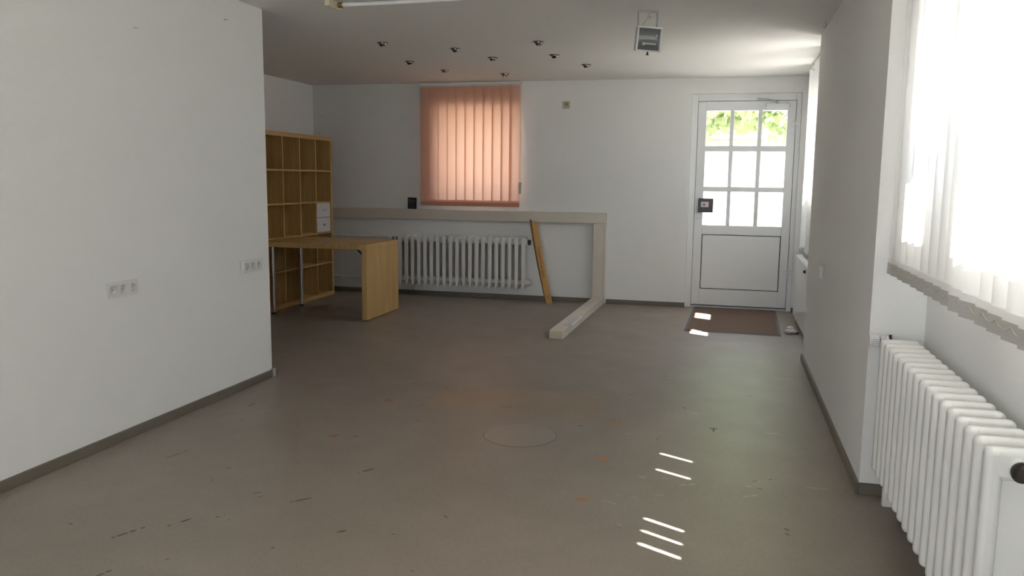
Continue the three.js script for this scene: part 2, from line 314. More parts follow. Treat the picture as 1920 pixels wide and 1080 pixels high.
// ---------------------------------------------------------------- vertical blinds
function slatGeo(w, h, curl = 0.006) {
  const g = new THREE.PlaneGeometry(w, h, 6, 1), p = g.attributes.position;
  for (let i = 0; i < p.count; i++) { const t = p.getX(i) / (w / 2); p.setZ(i, curl * (1 - t * t)); }
  g.translate(0, -h / 2, 0); g.computeVertexNormals(); return g;
}
// dir 'z': hangs along z facing the room at -x; dir 'x': hangs along x facing +z
function blind(o) {
  const t = thing('vertical_blind', o.label, 'blind', o.at);
  const along = o.dir === 'z';
  const rail = along ? bx(-0.022, 0.022, -0.035, 0, o.a, o.b, 0.004) : bx(o.a, o.b, -0.035, 0, -0.022, 0.022, 0.004);
  const hr = obj('head_rail', rail, o.railMat, t); hr.userData.label = 'slim head rail';
  const sg = metreUV(slatGeo(o.w, o.h), 0.02), hg = metreUV(new THREE.BoxGeometry(o.w - 0.004, o.hem, 0.003).translate(0, -o.h + o.hem / 2, 0.006), 0.02);
  const pg = metreUV(new THREE.PlaneGeometry(o.w, 0.022).translate(0, -o.h + o.hem + 0.012, 0.0075), 0.02);
  const chain = [], clip = metreUV(bx(-0.008, 0.008, -0.012, 0.012, -0.003, 0.003, 0.001), 0.1), ends = [];
  o.slats.forEach(([pos, tilt]) => {
    const s = new THREE.Mesh(sg, o.mat); s.name = 'slat'; s.castShadow = s.receiveShadow = true;
    s.position.set(along ? 0 : pos, -0.047, along ? pos : 0);
    s.rotation.y = (along ? -90 + tilt : tilt) * R; t.add(s);
    const k = new THREE.Mesh(clip, M.white); k.name = 'carrier_clip'; s.add(k);
    const hm = new THREE.Mesh(hg, o.hemMat); hm.name = 'bottom_weight'; hm.castShadow = true; s.add(hm);
    const pk = new THREE.Mesh(pg, o.mat); pk.name = 'hem_fold'; s.add(pk);
    ends.push([pos, tilt]);
  });
  if (o.chain) {
    for (let i = 0; i + 1 < ends.length; i++) {
      const a = ends[i][0], b = ends[i + 1][0]; if (b - a > 0.2) continue;
      const pts = []; for (let k = 0; k <= 6; k++) { const u = k / 6, sag = 0.014 * 4 * u * (1 - u), p = a + (b - a) * u; pts.push(along ? [-0.018, -0.047 - o.h + o.hem * 0.85 - sag, p] : [p, -0.047 - o.h + o.hem * 0.85 - sag, 0.018]); }
      chain.push(tube(pts, 0.0014, 10, 5));
    }
    obj('bead_chain', chain, o.chainMat, t);
  }
  return t;
}
// near window: closed, with five gaps where slats have slipped apart
{
  const gaps = [-3.58, -3.34, -2.74, -2.62, -2.50], slats = [];
  for (let z = -3.64; z < -0.85; z += 0.12) {
    const lo = gaps.some((g) => Math.abs(g - (z - 0.06)) < 0.02), hi = gaps.some((g) => Math.abs(g - (z + 0.06)) < 0.02);
    slats.push([z + (lo && hi ? 0 : lo ? 0.010 : hi ? -0.010 : 0), lo && hi ? 19 : 10 + rr(-0.8, 0.8)]);
  }
  slats.unshift([-3.735, 8]);
  blind({ label: 'white vertical fabric blind above the ribbed radiator, its slats nearly closed', at: [0.70, 2.465, 0], dir: 'z', a: -3.79, b: -0.78, w: 0.135, h: 1.422, hem: 0.048, slats, mat: M.slat, hemMat: M.hem, railMat: M.white, chain: true, chainMat: M.cream });
}
{ // far window: slats missing in two places
  const slats = [];
  for (let z = -8.26; z < -6.6; z += 0.12) if (!((z > -8.15 && z < -7.86) || (z > -7.14 && z < -6.96))) slats.push([Math.abs(z + 7.18) < 0.02 ? -7.25 : Math.abs(z + 6.94) < 0.02 ? -6.87 : z, -42 + rr(-2, 2)]);
  blind({ label: 'white vertical blind with missing slats beside the glazed door', at: [0.74, 2.465, 0], dir: 'z', a: -8.36, b: -6.68, w: 0.135, h: 1.70, hem: 0.042, slats, mat: M.slat, hemMat: M.hem, railMat: M.white, chain: false });
}
{ // orange blind on the back wall
  const slats = []; for (let k = 0; k < 11; k++) slats.push([-3.405 + 0.1075 * k + (k === 10 ? -0.008 : 0), k === 10 ? 4 : 6 + rr(-1, 1)]);
  const t = blind({ label: 'orange vertical fabric blind glowing on the back wall', at: [0, 2.466, -9.055], dir: 'x', a: -3.465, b: -2.262, w: 0.127, h: 1.352, hem: 0.045, slats, mat: M.oslat, hemMat: M.ohem, railMat: M.socket, chain: false });
  obj('pull_cord', [tube([[-2.275, -0.03, 0.01], [-2.273, -0.6, 0.012], [-2.272, -1.12, 0.01]], 0.002, 12, 5), tube([[-2.268, -0.03, 0.01], [-2.262, -0.6, 0.014], [-2.266, -1.12, 0.01]], 0.002, 12, 5)], M.white, t);
  obj('cord_weight', bx(-2.285, -2.250, -1.25, -1.12, 0, 0.022, 0.005), M.cream, t);
}

// ---------------------------------------------------------------- shelf unit, drawer insert and desk
{
  const D = 0.39, S = 1.85, th = 0.045, div = 0.016, cell = (S - 2 * th - 4 * div) / 5, fz = -8.825;   // far side face
  const t = thing('shelf_unit', 'tall birch veneer cube shelf unit with five rows against the side wall', 'shelf', [-4.48 - D / 2, 0, fz + S / 2]);
  const y0 = 0, h = 1.84, ch = (h - 2 * th - 4 * div) / 5, f = (g) => g;
  obj('side_panel', bx(-D / 2, D / 2, y0 + th, h - th, -S / 2, -S / 2 + th, 0.002), M.wood, t); obj('side_panel', bx(-D / 2, D / 2, y0 + th, h - th, S / 2 - th, S / 2, 0.002), M.wood, t);
  obj('top_panel', bx(-D / 2, D / 2, h - th, h, -S / 2, S / 2, 0.002), M.wood, t, { swap: true }); obj('bottom_panel', bx(-D / 2, D / 2, y0, th, -S / 2, S / 2, 0.002), M.wood, t, { swap: true });
  for (let k = 1; k < 5; k++) { const y = th + ch * k + div * (k - 1); obj('shelf_board', bx(-D / 2, D / 2 - 0.002, y, y + div, -S / 2 + th, S / 2 - th), M.wood, t, { swap: true }); }
  for (let k = 1; k < 5; k++) for (let r = 0; r < 5; r++) { const z = -S / 2 + th + cell * k + div * (k - 1), y = th + (ch + div) * r; obj('divider', bx(-D / 2, D / 2 - 0.004, y, y + ch, z, z + div), M.wood, t); }
  const cz = -S / 2 + th, cy = th + (ch + div) * 2;
  const d = thing('drawer_insert', 'white two drawer insert standing in the birch shelf unit', 'drawers', [-4.48 - D / 2, cy, fz + S / 2 + cz + cell / 2]);
  const w = cell - 0.004;
  obj('carcass', [bx(-0.17, 0.16, 0.001, 0.012, -w / 2, w / 2), bx(-0.17, 0.16, ch - 0.014, ch - 0.002, -w / 2, w / 2), bx(-0.17, 0.16, 0.012, ch - 0.014, -w / 2, -w / 2 + 0.012), bx(-0.17, 0.16, 0.012, ch - 0.014, w / 2 - 0.012, w / 2), bx(-0.17, -0.162, 0.012, ch - 0.014, -w / 2 + 0.012, w / 2 - 0.012)], M.white, d);
  for (const [a, b] of [[0.004, ch / 2 - 0.003], [ch / 2 + 0.003, ch - 0.004]]) { const dr = obj('drawer', bx(0.162, 0.183, a, b, -w / 2 + 0.002, w / 2 - 0.002, 0.002), M.white, d); obj('knob', [cyl(0.009, 0.012, [0.189, (a + b) / 2, 0], 'x'), cyl(0.013, 0.008, [0.198, (a + b) / 2, 0], 'x')], M.steel, dr); }
}
{
  const t = thing('desk', 'birch veneer desk with one panel leg and two tubular metal legs', 'desk', [-3.31, 0, -7.585]);
  const z0 = -0.395, z1 = 0.395, h = 0.742;
  obj('desk_top', bx(-1.155, 0, h - 0.05, h, z0, z1, 0.002), M.wood, t, { swap: false });
  obj('panel_leg', bx(-0.05, 0, 0.012, h - 0.051, z0, z1, 0.002), M.wood, t);
  for (const z of [z0 + 0.09, z1 - 0.14]) { const l = obj('leg', [cyl(0.021, 0.62, [-1.085, 0.382, z]), cyl(0.016, 0.06, [-1.085, 0.042, z])], M.chrome, t); obj('foot', cyl(0.022, 0.014, [-1.085, 0.007, z]), M.dark, l); obj('mounting_plate', cyl(0.045, 0.006, [-1.085, h - 0.053, z]), M.steel, l); }
  for (const z of [z0 + 0.03, z1 - 0.03]) obj('foot', cyl(0.012, 0.012, [-0.025, 0.006, z]), M.dark, t);
  const br = new THREE.BoxGeometry(0.085, 0.006, 0.03); br.rotateZ(-Math.PI / 4); br.translate(-0.082, h - 0.082, z1 - 0.05); obj('corner_brace', br, M.dark, t);
}

// ---------------------------------------------------------------- radiators
// back wall: cast sections with blade fronts that taper at the foot
{
  const n = 20, pitch = 0.0785, t = thing('section_radiator', 'old white section radiator below the orange blind', 'radiator', [-3.705 + 0.02, 0, ZB + 0.0015]);
  const sh = new THREE.Shape(); sh.moveTo(-0.018, 0.70); sh.quadraticCurveTo(-0.018, 0.728, 0.0, 0.73); sh.quadraticCurveTo(0.018, 0.728, 0.018, 0.70);
  sh.lineTo(0.018, 0.235); sh.quadraticCurveTo(0.017, 0.18, 0.004, 0.145); sh.quadraticCurveTo(0, 0.138, -0.004, 0.145); sh.quadraticCurveTo(-0.017, 0.18, -0.018, 0.235); sh.closePath();
  const blade = () => new THREE.ExtrudeGeometry(sh, { depth: 0.016, bevelEnabled: true, bevelSize: 0.003, bevelThickness: 0.003, bevelSegments: 2, curveSegments: 6 });
  const sec = metreUV(merge([blade().translate(0, 0, 0.172), blade().translate(0, 0, 0.035), bx(-0.009, 0.009, 0.20, 0.70, 0.045, 0.18, 0.004),
    cyl(0.038, pitch, [0, 0.672, 0.112], 'x', 0.038, 20), cyl(0.034, pitch, [0, 0.212, 0.112], 'x', 0.034, 20), bx(-0.03, 0.03, 0.675, 0.722, 0.05, 0.165, 0.015)]), 0.25);
  for (let k = 0; k < n; k++) { const s = new THREE.Mesh(sec, M.rad); s.name = 'section'; s.position.x = k * pitch; s.castShadow = s.receiveShadow = true; t.add(s); }
  const xe = (n - 1) * pitch;
  obj('end_plug', [cyl(0.03, 0.035, [xe + 0.055, 0.212, 0.112], 'x', 0.028, 8), cyl(0.02, 0.02, [xe + 0.078, 0.212, 0.112], 'x', 0.02, 6)], M.rad, t);
  obj('end_plug', cyl(0.03, 0.03, [xe + 0.052, 0.672, 0.112], 'x', 0.03, 8), M.dark, t);
  const v = obj('valve', [cyl(0.018, 0.07, [-0.085, 0.672, 0.112], 'x'), cyl(0.03, 0.05, [-0.14, 0.672, 0.112], 'x', 0.026)], M.rad, t);
  obj('valve_collar', [cyl(0.024, 0.012, [-0.108, 0.672, 0.112], 'x'), cyl(0.024, 0.012, [-0.062, 0.672, 0.112], 'x')], M.dark, v);
  for (const x of [0.2, xe - 0.2]) obj('wall_bracket', bx(x - 0.01, x + 0.01, 0.60, 0.63, 0, 0.09), M.rad, t);
  const p = thing('heating_pipe', 'pair of thin white heating pipes along the back wall', 'pipe', [-4.85, 0, ZB + 0.0015]);
  obj('supply_pipe', tube([[0, 0.682, 0.045], [0.5, 0.682, 0.045], [0.92, 0.684, 0.05], [0.975, 0.678, 0.085]], 0.013, 30, 10), M.rad, p);
  obj('return_pipe', tube([[0, 0.186, 0.045], [0.6, 0.186, 0.045], [1.0, 0.188, 0.05], [1.075, 0.195, 0.075]], 0.013, 30, 10), M.rad, p);
  for (const x of [0.35, 0.8]) obj('pipe_clip', [bx(x - 0.008, x + 0.008, 0.664, 0.70, 0, 0.06, 0.003), bx(x - 0.008, x + 0.008, 0.168, 0.204, 0, 0.06, 0.003)], M.rad, p);
}
// near window: white radiator of seventeen deep sections
{
  const n = 18, pitch = 0.0905, H0 = 0.150, H1 = 0.728, d = 0.155;
  const t = thing('ribbed_radiator', 'glossy white ribbed radiator in the window niche under the white blind', 'radiator', [0.655, 0, -3.675]);
  const bar = (x0, x1, y0, y1, hw, r) => bx(x0, x1, y0, y1, -hw, hw, r);
  const sec = metreUV(merge([bar(0, 0.045, H0, H1, 0.0225, 0.018), bar(d - 0.045, d, H0, H1, 0.0225, 0.018), bar(0.001, d - 0.001, H1 - 0.085, H1 + 0.001, 0.021, 0.019), bar(0.001, d - 0.001, H0 - 0.001, H0 + 0.085, 0.021, 0.019), bar(0.03, d - 0.03, H0 + 0.03, H1 - 0.03, 0.010, 0.004),
    cyl(0.026, pitch, [d / 2, H1 - 0.045, 0], 'z', 0.026, 16), cyl(0.026, pitch, [d / 2, H0 + 0.045, 0], 'z', 0.026, 16)]), 0.3);
  for (let k = 0; k < n - 1; k++) { const s = new THREE.Mesh(sec, M.rad); s.name = 'section'; s.position.z = k * pitch; s.castShadow = s.receiveShadow = true; t.add(s); }
  const ze = (n - 2) * pitch;
  const pl = obj('end_plug', [cyl(0.024, 0.014, [d / 2 - 0.005, H1 - 0.045, ze + 0.052], 'z', 0.026, 18), cyl(0.022, 0.018, [d / 2 - 0.005, H1 - 0.045, ze + 0.066], 'z', 0.019, 6)], M.rust, t); pl.userData.label = 'dark brown end plug';
  obj('end_plug', cyl(0.024, 0.02, [d / 2 - 0.005, H0 + 0.048, ze + 0.055], 'z', 0.024, 18), M.rust, t);
  const hy = H1 - 0.022, hz = -0.068, ribs = [];
  for (let k = 0; k < 20; k++) ribs.push(bx(-0.030, 0.006, 0.0205, 0.0265, -0.0024, 0.0024, 0.001).rotateX(k / 20 * 6.2832), bx(0.009, 0.030, 0.0205, 0.0265, -0.0024, 0.0024, 0.001).rotateX((k + 0.5) / 20 * 6.2832));
  const head = obj('thermostat_head', [...ribs, cyl(0.024, 0.004, [-0.031, 0, 0], 'x'), cyl(0.027, 0.012, [0.037, 0, 0], 'x', 0.024)].map((g) => g.translate(0.0, hy, hz)), M.white, t);
  obj('groove_core', cyl(0.0212, 0.06, [0, hy, hz], 'x'), std({ color: lin(0.12, 0.12, 0.115), roughness: 0.6 }), head);
  obj('valve', [cyl(0.013, 0.05, [0.068, hy, hz], 'x'), cyl(0.012, 0.06, [0.075, hy - 0.012, -0.045], 'z'), cyl(0.009, 0.10, [0.125, hy, hz], 'x')], M.white, t);
  obj('valve_nut', [cyl(0.021, 0.012, [0.050, hy, hz], 'x', 0.021, 6), bx(0.044, 0.056, hy + 0.016, hy + 0.032, hz - 0.004, hz + 0.004, 0.002)], M.dark, head);
  for (const z of [0.2, 1.3]) obj('wall_bracket', bx(d, d + 0.034, H0 + 0.4, H0 + 0.44, z - 0.012, z + 0.012), M.rad, t);
  for (const z of [0.0, ze]) obj('foot', bx(0.05, 0.10, 0, H0 + 0.01, z - 0.014, z + 0.014, 0.004), M.rad, t);
}
// far niche: flat panel radiator
{
  const t = thing('panel_radiator', 'flat white panel radiator on the wall beside the glazed door', 'radiator', [0.70, 0.055, -7.83]);
  obj('panel', bx(0, 0.085, 0, 0.60, -0.82, 0.82, 0.006), M.rad, t);
  obj('top_grille', [bx(0.004, 0.081, 0.598, 0.606, -0.82, 0.82, 0.002)], M.white, t);
  obj('vent_knob', [cyl(0.012, 0.02, [-0.008, 0.545, 0.245], 'x'), bx(-0.004, 0.001, 0.53, 0.56, 0.20, 0.29, 0.002)], M.dark, t);
  for (const z of [-0.6, 0.6]) obj('wall_bracket', bx(0.085, 0.11, 0.2, 0.5, z - 0.02, z + 0.02), M.white, t);
  for (const z of [-0.78, 0.6]) obj('foot', bx(0.02, 0.06, -0.055, 0.005, z - 0.015, z + 0.015), M.white, t);
}

// ---------------------------------------------------------------- cable duct and what stands on it
{
  const t = thing('cable_duct', 'beige plastic cable duct along wall, down and out across the floor', 'cable duct', [0, 0, 0.0015]);
  const zf = -9.055;
  const hz = obj('wall_channel', bx(-4.85, -1.282, 0.898, 1.020, ZB, zf, 0.003), M.duct, t);
  obj('lid_seam', bx(-4.85, -1.284, 0.905, 0.907, zf, zf + 0.001), M.base, hz);
  const vt = obj('upright_channel', bx(-1.420, -1.286, 0.0, 0.897, ZB, zf + 0.004, 0.003), M.duct, t);
  obj('lid_seam', bx(-1.301, -1.2995, 0.08, 0.895, zf + 0.004, zf + 0.005), M.base, vt);
  const g = bx(-0.062, 0.062, 0, 0.074, 0, 2.15, 0.004); g.rotateY(-0.018 + 0.0); g.translate(-1.352, 0, zf + 0.004);
  const fc = obj('floor_channel', g, M.duct, t);
  const e = bx(-0.055, 0.055, 0.006, 0.066, 2.146, 2.153, 0.002); e.rotateY(-0.018); e.translate(-1.352, 0, zf + 0.004); obj('end_cap', e, M.cream, fc);
}
{
  const t = thing('socket_strip', 'flat ribbed plastic strip lying on the floor part of cable duct', 'plastic strip', [-1.325, 0.075, -7.42], -0.018);
  obj('base_plate', bx(-0.05, 0.022, 0, 0.004, -0.24, 0.24, 0.001), M.greyMetal, t);
  for (let k = 0; k < 11; k++) obj('rib', bx(-0.044, 0.012, 0.004, 0.009, -0.215 + k * 0.042, -0.203 + k * 0.042, 0.002), M.socket, t);
  obj('side_rail', bx(0.023, 0.036, 0, 0.012, -0.22, 0.26, 0.003), M.white, t);
}
{
  const cv = document.createElement('canvas'); cv.width = 128; cv.height = 160; const c = cv.getContext('2d');
  c.fillStyle = '#161a1c'; c.fillRect(0, 0, 128, 160); c.fillStyle = '#7a6a66'; c.fillRect(14, 22, 22, 24); c.fillStyle = '#70787a';
  for (const [x, y, w] of [[44, 30, 66], [46, 40, 60], [18, 54, 92], [24, 62, 78], [54, 74, 10], [56, 82, 8], [56, 90, 10], [30, 90, 14]]) c.fillRect(x, y, w, 4);
  c.fillStyle = '#5f7a60'; c.fillRect(50, 118, 6, 26); c.fillRect(56, 122, 10, 5); c.fillRect(84, 114, 7, 28);
  const tx = new THREE.CanvasTexture(cv); tx.colorSpace = THREE.SRGBColorSpace;
  const t = thing('small_carton', 'small black printed carton standing on the wall cable duct', 'carton', [-3.59, 1.0205, -9.088]);
  const g = bx(-0.053, 0.053, 0, 0.132, -0.01, 0.01, 0.002); obj('box_body', g, std({ color: lin(0.014, 0.016, 0.018), roughness: 0.4 }), t);
  const pr = new THREE.Mesh(new THREE.PlaneGeometry(0.102, 0.128).translate(0, 0.066, 0.0106), std({ map: tx, roughness: 0.35 })); pr.name = 'front_print'; t.add(pr);
  t.rotation.z = -0.03; t.position.y += 0.0015;
}

// ---------------------------------------------------------------- leaning cardboard packaging
{
  const cv = document.createElement('canvas'); cv.width = 64; cv.height = 1024; const c = cv.getContext('2d');
  c.fillStyle = '#b9905a'; c.fillRect(0, 0, 64, 1024);
  for (let k = 0; k < 900; k++) { c.fillStyle = rnd() < 0.5 ? 'rgba(140,104,58,0.25)' : 'rgba(205,165,110,0.22)'; c.fillRect(rnd() * 64, rnd() * 1024, rr(1, 3), rr(4, 22)); }
  c.fillStyle = '#33200e';
  for (let y = 320; y < 700; y += 15) { if (rnd() < 0.14) continue; for (let k = 0; k < 3; k++) { const v = rnd() < 0.5; c.fillRect(16 + rr(0, 18), y + rr(0, 7), v ? rr(8, 14) : 4, v ? 3 : rr(7, 11)); } }
  c.fillRect(22, 925, 4, 30); c.fillRect(22, 955, 16, 4); c.fillRect(38, 920, 4, 18);
  const tx = new THREE.CanvasTexture(cv); tx.colorSpace = THREE.SRGBColorSpace;
  const t = thing('cardboard_sleeve', 'long bowed brown cardboard packaging sleeve leaning on the back wall', 'cardboard', [-1.885, 0, -8.93]);
  const N = 14, pos = [], uv = [], idx = [], cs = [[-0.5, 0.5], [0.5, 0.5], [0.5, -0.5], [-0.5, -0.5]];
  const ctr = (u) => new THREE.Vector3(-0.205 * u - 0.010 * Math.sin(Math.PI * u), 0.905 * u, -0.055 * u), front = [], side = [];
  const ring = (u) => { const a = (24 + 18 * u) * R, p = ctr(u), w = 0.072, d = 0.052; return cs.map(([x, z]) => new THREE.Vector3(p.x + Math.cos(a) * x * w - Math.sin(-a) * 0 + Math.sin(a) * z * d, p.y, p.z - Math.sin(a) * x * w + Math.cos(a) * z * d)); };
  const quad = (arr, a, b, cc, dd, u0, u1) => { for (const [p, q] of [[a, [0, u0]], [b, [1, u0]], [cc, [1, u1]], [a, [0, u0]], [cc, [1, u1]], [dd, [0, u1]]]) arr.push([p, q]); };
  for (let k = 0; k < N; k++) {
    const A = ring(k / N), B = ring((k + 1) / N);
    quad(front, A[0], A[1], B[1], B[0], k / N, (k + 1) / N);
    for (let s = 1; s < 4; s++) quad(side, A[s], A[(s + 1) % 4], B[(s + 1) % 4], B[s], k / N, (k + 1) / N);
  }
  const E0 = ring(0); quad(side, E0[3], E0[2], E0[1], E0[0], 0, 0.05); const E1 = ring(1).map((p) => p.clone().add(new THREE.Vector3(0.002, -0.02, 0))); quad(side, E1[0], E1[1], E1[2], E1[3], 0, 0.05);
  const mk = (arr) => { const g = new THREE.BufferGeometry(); g.setAttribute('position', new THREE.Float32BufferAttribute(arr.flatMap(([p]) => p.toArray()), 3)); g.setAttribute('uv', new THREE.Float32BufferAttribute(arr.flatMap(([, q]) => q), 2)); g.computeVertexNormals(); return g; };
  const f = new THREE.Mesh(mk(front), std({ map: tx, roughness: 0.85, side: THREE.DoubleSide })); f.name = 'printed_face'; f.castShadow = f.receiveShadow = true; t.add(f);
  const b = new THREE.Mesh(mk(side), M.card); b.material.side = THREE.DoubleSide; b.name = 'sleeve_body'; b.castShadow = b.receiveShadow = true; t.add(b);
  const T = ring(1), fl = []; const up = new THREE.Vector3(-0.006, 0.03, 0.004); quad(fl, T[3], T[0], T[0].clone().add(up), T[3].clone().add(up), 0, 0.1); const o = new THREE.Mesh(mk(fl), M.card); o.name = 'open_flap'; t.add(o);
}

// ---------------------------------------------------------------- sockets, switches
function socketInsert(t, x, z, y, faceX, m, off = 0) {   // round cup with two pin holes, facing +x (or +z)
  const g = [new THREE.LatheGeometry([[0.0205, 0.0], [0.0215, 0.0005], [0.0215, 0.004], [0.0195, 0.004], [0.0185, -0.012], [0, -0.012]].map((p) => new THREE.Vector2(...p)), 24)];
  const hole = [cyl(0.003, 0.002, [0.0095, -0.011, 0], 'y', 0.003, 10), cyl(0.003, 0.002, [-0.0095, -0.011, 0], 'y', 0.003, 10)];
  const turn = (q) => (faceX ? q.rotateZ(-Math.PI / 2).rotateX(0.0) : q.rotateX(Math.PI / 2)).translate(x, y, z);
  const o = obj('socket_cup', g.map(turn), m, t); obj('pin_hole', hole.map((q) => (faceX ? q.rotateY(Math.PI / 2) : q)).map(turn), M.dark, o);
  return o;
}
function plate(x0, x1, y0, y1, holes, depth, faceX) {
  const s = new THREE.Shape(); s.moveTo(x0, y0); s.lineTo(x1, y0); s.lineTo(x1, y1); s.lineTo(x0, y1); s.closePath();
  for (const h of holes) { const p = new THREE.Path(); p.absarc(h, 0, 0.0205, 0, 6.2832, true); s.holes.push(p); }
  const g = new THREE.ExtrudeGeometry(s, { depth, bevelEnabled: true, bevelSize: 0.002, bevelThickness: 0.002, bevelSegments: 2, curveSegments: 14 });
  return faceX ? g.rotateY(Math.PI / 2) : g;
}
for (const [z, label] of [[-3.546, 'white triple wall socket on the open middle of partition wall'], [-4.752, 'white triple wall socket close to the end of partition wall']]) {
  const t = thing('wall_socket', label, 'socket', [XP, 0.797, z], 0, 'triple sockets on the partition wall');
  obj('cover_frame', plate(-0.111, 0.111, -0.038, 0.038, [-0.071, 0, 0.071], 0.008, true).translate(0.002, 0, 0), M.socket, t);
  for (const k of [-1, 0, 1]) { socketInsert(t, 0.0105, k * 0.071, 0, true, M.socket); obj('centre_plate', plate(-0.0275, 0.0275, -0.0275, 0.0275, [0], 0.002, true).translate(0.0105, 0, k * 0.071), M.socket, t); }
}
{
  const t = thing('wall_socket', 'single beige wall socket high on the back wall', 'socket', [-1.767, 2.204, ZB]);
  obj('cover_frame', plate(-0.038, 0.038, -0.038, 0.038, [0], 0.012, false).translate(0, 0, 0.002), M.socketBeige, t);
  socketInsert(t, 0, 0.0135, 0, false, M.socketBeige);
  const s = thing('light_switch', 'white rocker switch on the window pier', 'switch', [XR, 0.797, -5.67]);
  obj('cover_frame', bx(-0.014, 0, -0.04, 0.04, -0.04, 0.04, 0.004), M.socket, s);
  const rk = bx(-0.004, 0.004, -0.028, 0.028, -0.028, 0.028, 0.002).rotateZ(0.08).translate(-0.016, 0, 0); obj('rocker', rk, M.socket, s);
}

// ---------------------------------------------------------------- ceiling fittings
{
  const ring = new THREE.LatheGeometry([[0.030, 0.0], [0.046, 0.0], [0.047, -0.003], [0.043, -0.007], [0.033, -0.006], [0.030, 0.0]].map((p) => new THREE.Vector2(...p)), 32);
  const ball = new THREE.LatheGeometry([[0.0305, 0.004], [0.0315, -0.006], [0.029, -0.018], [0.0225, -0.027], [0.0215, -0.026], [0.016, -0.012], [0.006, 0.0], [0.0, 0.0]].map((p) => new THREE.Vector2(...p)), 32);
  const lens = new THREE.LatheGeometry([[0.0215, -0.0245], [0.012, -0.0265], [0.0, -0.027]].map((p) => new THREE.Vector2(...p)), 24);
  const place = [[-2.764, -6.363], [-2.943, -7.406], [-2.272, -6.76], [-2.815, -8.04], [-2.103, -7.316], [-2.293, -8.426], [-1.503, -6.549], [-1.52, -7.26], [-1.348, -7.906]];
  const proto = new THREE.Group();
  for (const [g, m, n, ry] of [[ring, M.nickel, 'flange', 0], [ball, M.nickel, 'swivel_ball', 0.35], [lens, M.glass, 'lamp_lens', 0.35]]) { const o = new THREE.Mesh(metreUV(g, 0.1), m); o.name = n; o.rotation.z = ry; o.castShadow = true; proto.add(o); }
  const say = ['nearest the end of the partition wall', 'nearest the birch desk', null, 'second closest to the orange blind', null, 'closest to the orange blind', 'nearest the floodlight', null, 'nearest the glazed door'];
  for (const [i, [x, z]] of place.entries()) { const t = proto.clone(); t.name = numbered('recessed_spotlight'); t.position.set(x, CEIL - 0.0005, z); t.rotation.y = rr(-0.6, 0.6); scene.add(t); tag(t, say[i] ? `small recessed metal ceiling spotlight ${say[i]}` : 'small recessed metal spotlight in the midst of the ceiling spotlights', 'spotlight', 'scattered ceiling spotlights'); }
}
{
  const t = thing('floodlight', 'grey halogen floodlight hanging from a ceiling bracket', 'floodlight', [-0.545, CEIL, -5.53], 0.40);
  obj('bracket', [bx(-0.066, -0.058, -0.165, 0, -0.011, 0.011, 0.001), bx(0.06, 0.068, -0.165, 0, -0.011, 0.011, 0.001), bx(-0.066, 0.068, -0.008, 0, -0.011, 0.011, 0.001)], M.greyMetal, t);
  obj('cable', tube([[0.01, -0.004, 0.012], [0.0, -0.03, 0.016], [-0.025, -0.07, 0.018], [-0.05, -0.11, 0.0]], 0.005, 20, 8), M.greyMetal, t);
  obj('hook', tube([[0.0, -0.028, 0.016], [0.005, -0.042, 0.016], [0.013, -0.042, 0.016], [0.014, -0.034, 0.016]], 0.0025, 14, 6), M.steel, t);
  const head = new THREE.Group(); head.name = 'lamp_head'; head.position.set(0.0, -0.18, 0); head.rotation.set(0.10, 0.0, -0.05); t.add(head);
  const w = 0.084, h = 0.078;
  obj('housing', [bx(-w + 0.004, w - 0.004, -h + 0.004, h - 0.004, -0.012, -0.006), bx(-w + 0.004, w - 0.004, h - 0.01, h - 0.004, -0.008, 0.04, 0.002), bx(-w + 0.004, w - 0.004, -h + 0.004, -h + 0.01, -0.008, 0.04, 0.002), bx(-w + 0.004, -w + 0.01, -h + 0.006, h - 0.006, -0.008, 0.04, 0.002), bx(w - 0.01, w - 0.004, -h + 0.006, h - 0.006, -0.008, 0.04, 0.002), bx(-0.05, 0.05, -0.055, 0.0, -0.05, -0.010, 0.006)], M.greyMetal, head);
  obj('front_frame', [bx(-w, w, h - 0.011, h, 0.036, 0.05, 0.003), bx(-w, w, -h, -h + 0.011, 0.036, 0.05, 0.003), bx(-w, -w + 0.011, -h + 0.010, h - 0.010, 0.036, 0.05, 0.003), bx(w - 0.011, w, -h + 0.010, h - 0.010, 0.036, 0.05, 0.003)], M.white, head);
  const rf = new THREE.PlaneGeometry(2 * w - 0.022, 2 * h - 0.024, 4, 12), p = rf.attributes.position; for (let i = 0; i < p.count; i++) { const u = p.getY(i) / h; p.setZ(i, 0.0 + 0.03 * u * u); } rf.computeVertexNormals(); obj('reflector', rf, M.refl, head);
  obj('halogen_tube', [cyl(0.006, 0.09, [0.01, -0.025, 0.018], 'x'), cyl(0.009, 0.018, [-0.025, -0.028, 0.016], 'y')], M.opal, head);
  obj('front_glass', bx(-w + 0.009, w - 0.009, -h + 0.009, h - 0.009, 0.041, 0.044), M.glass, head);
  obj('clamp_screw', [cyl(0.006, 0.02, [0.0, -h - 0.008, 0.036]), cyl(0.009, 0.006, [0, -h - 0.018, 0.036])], M.dark, head);
}
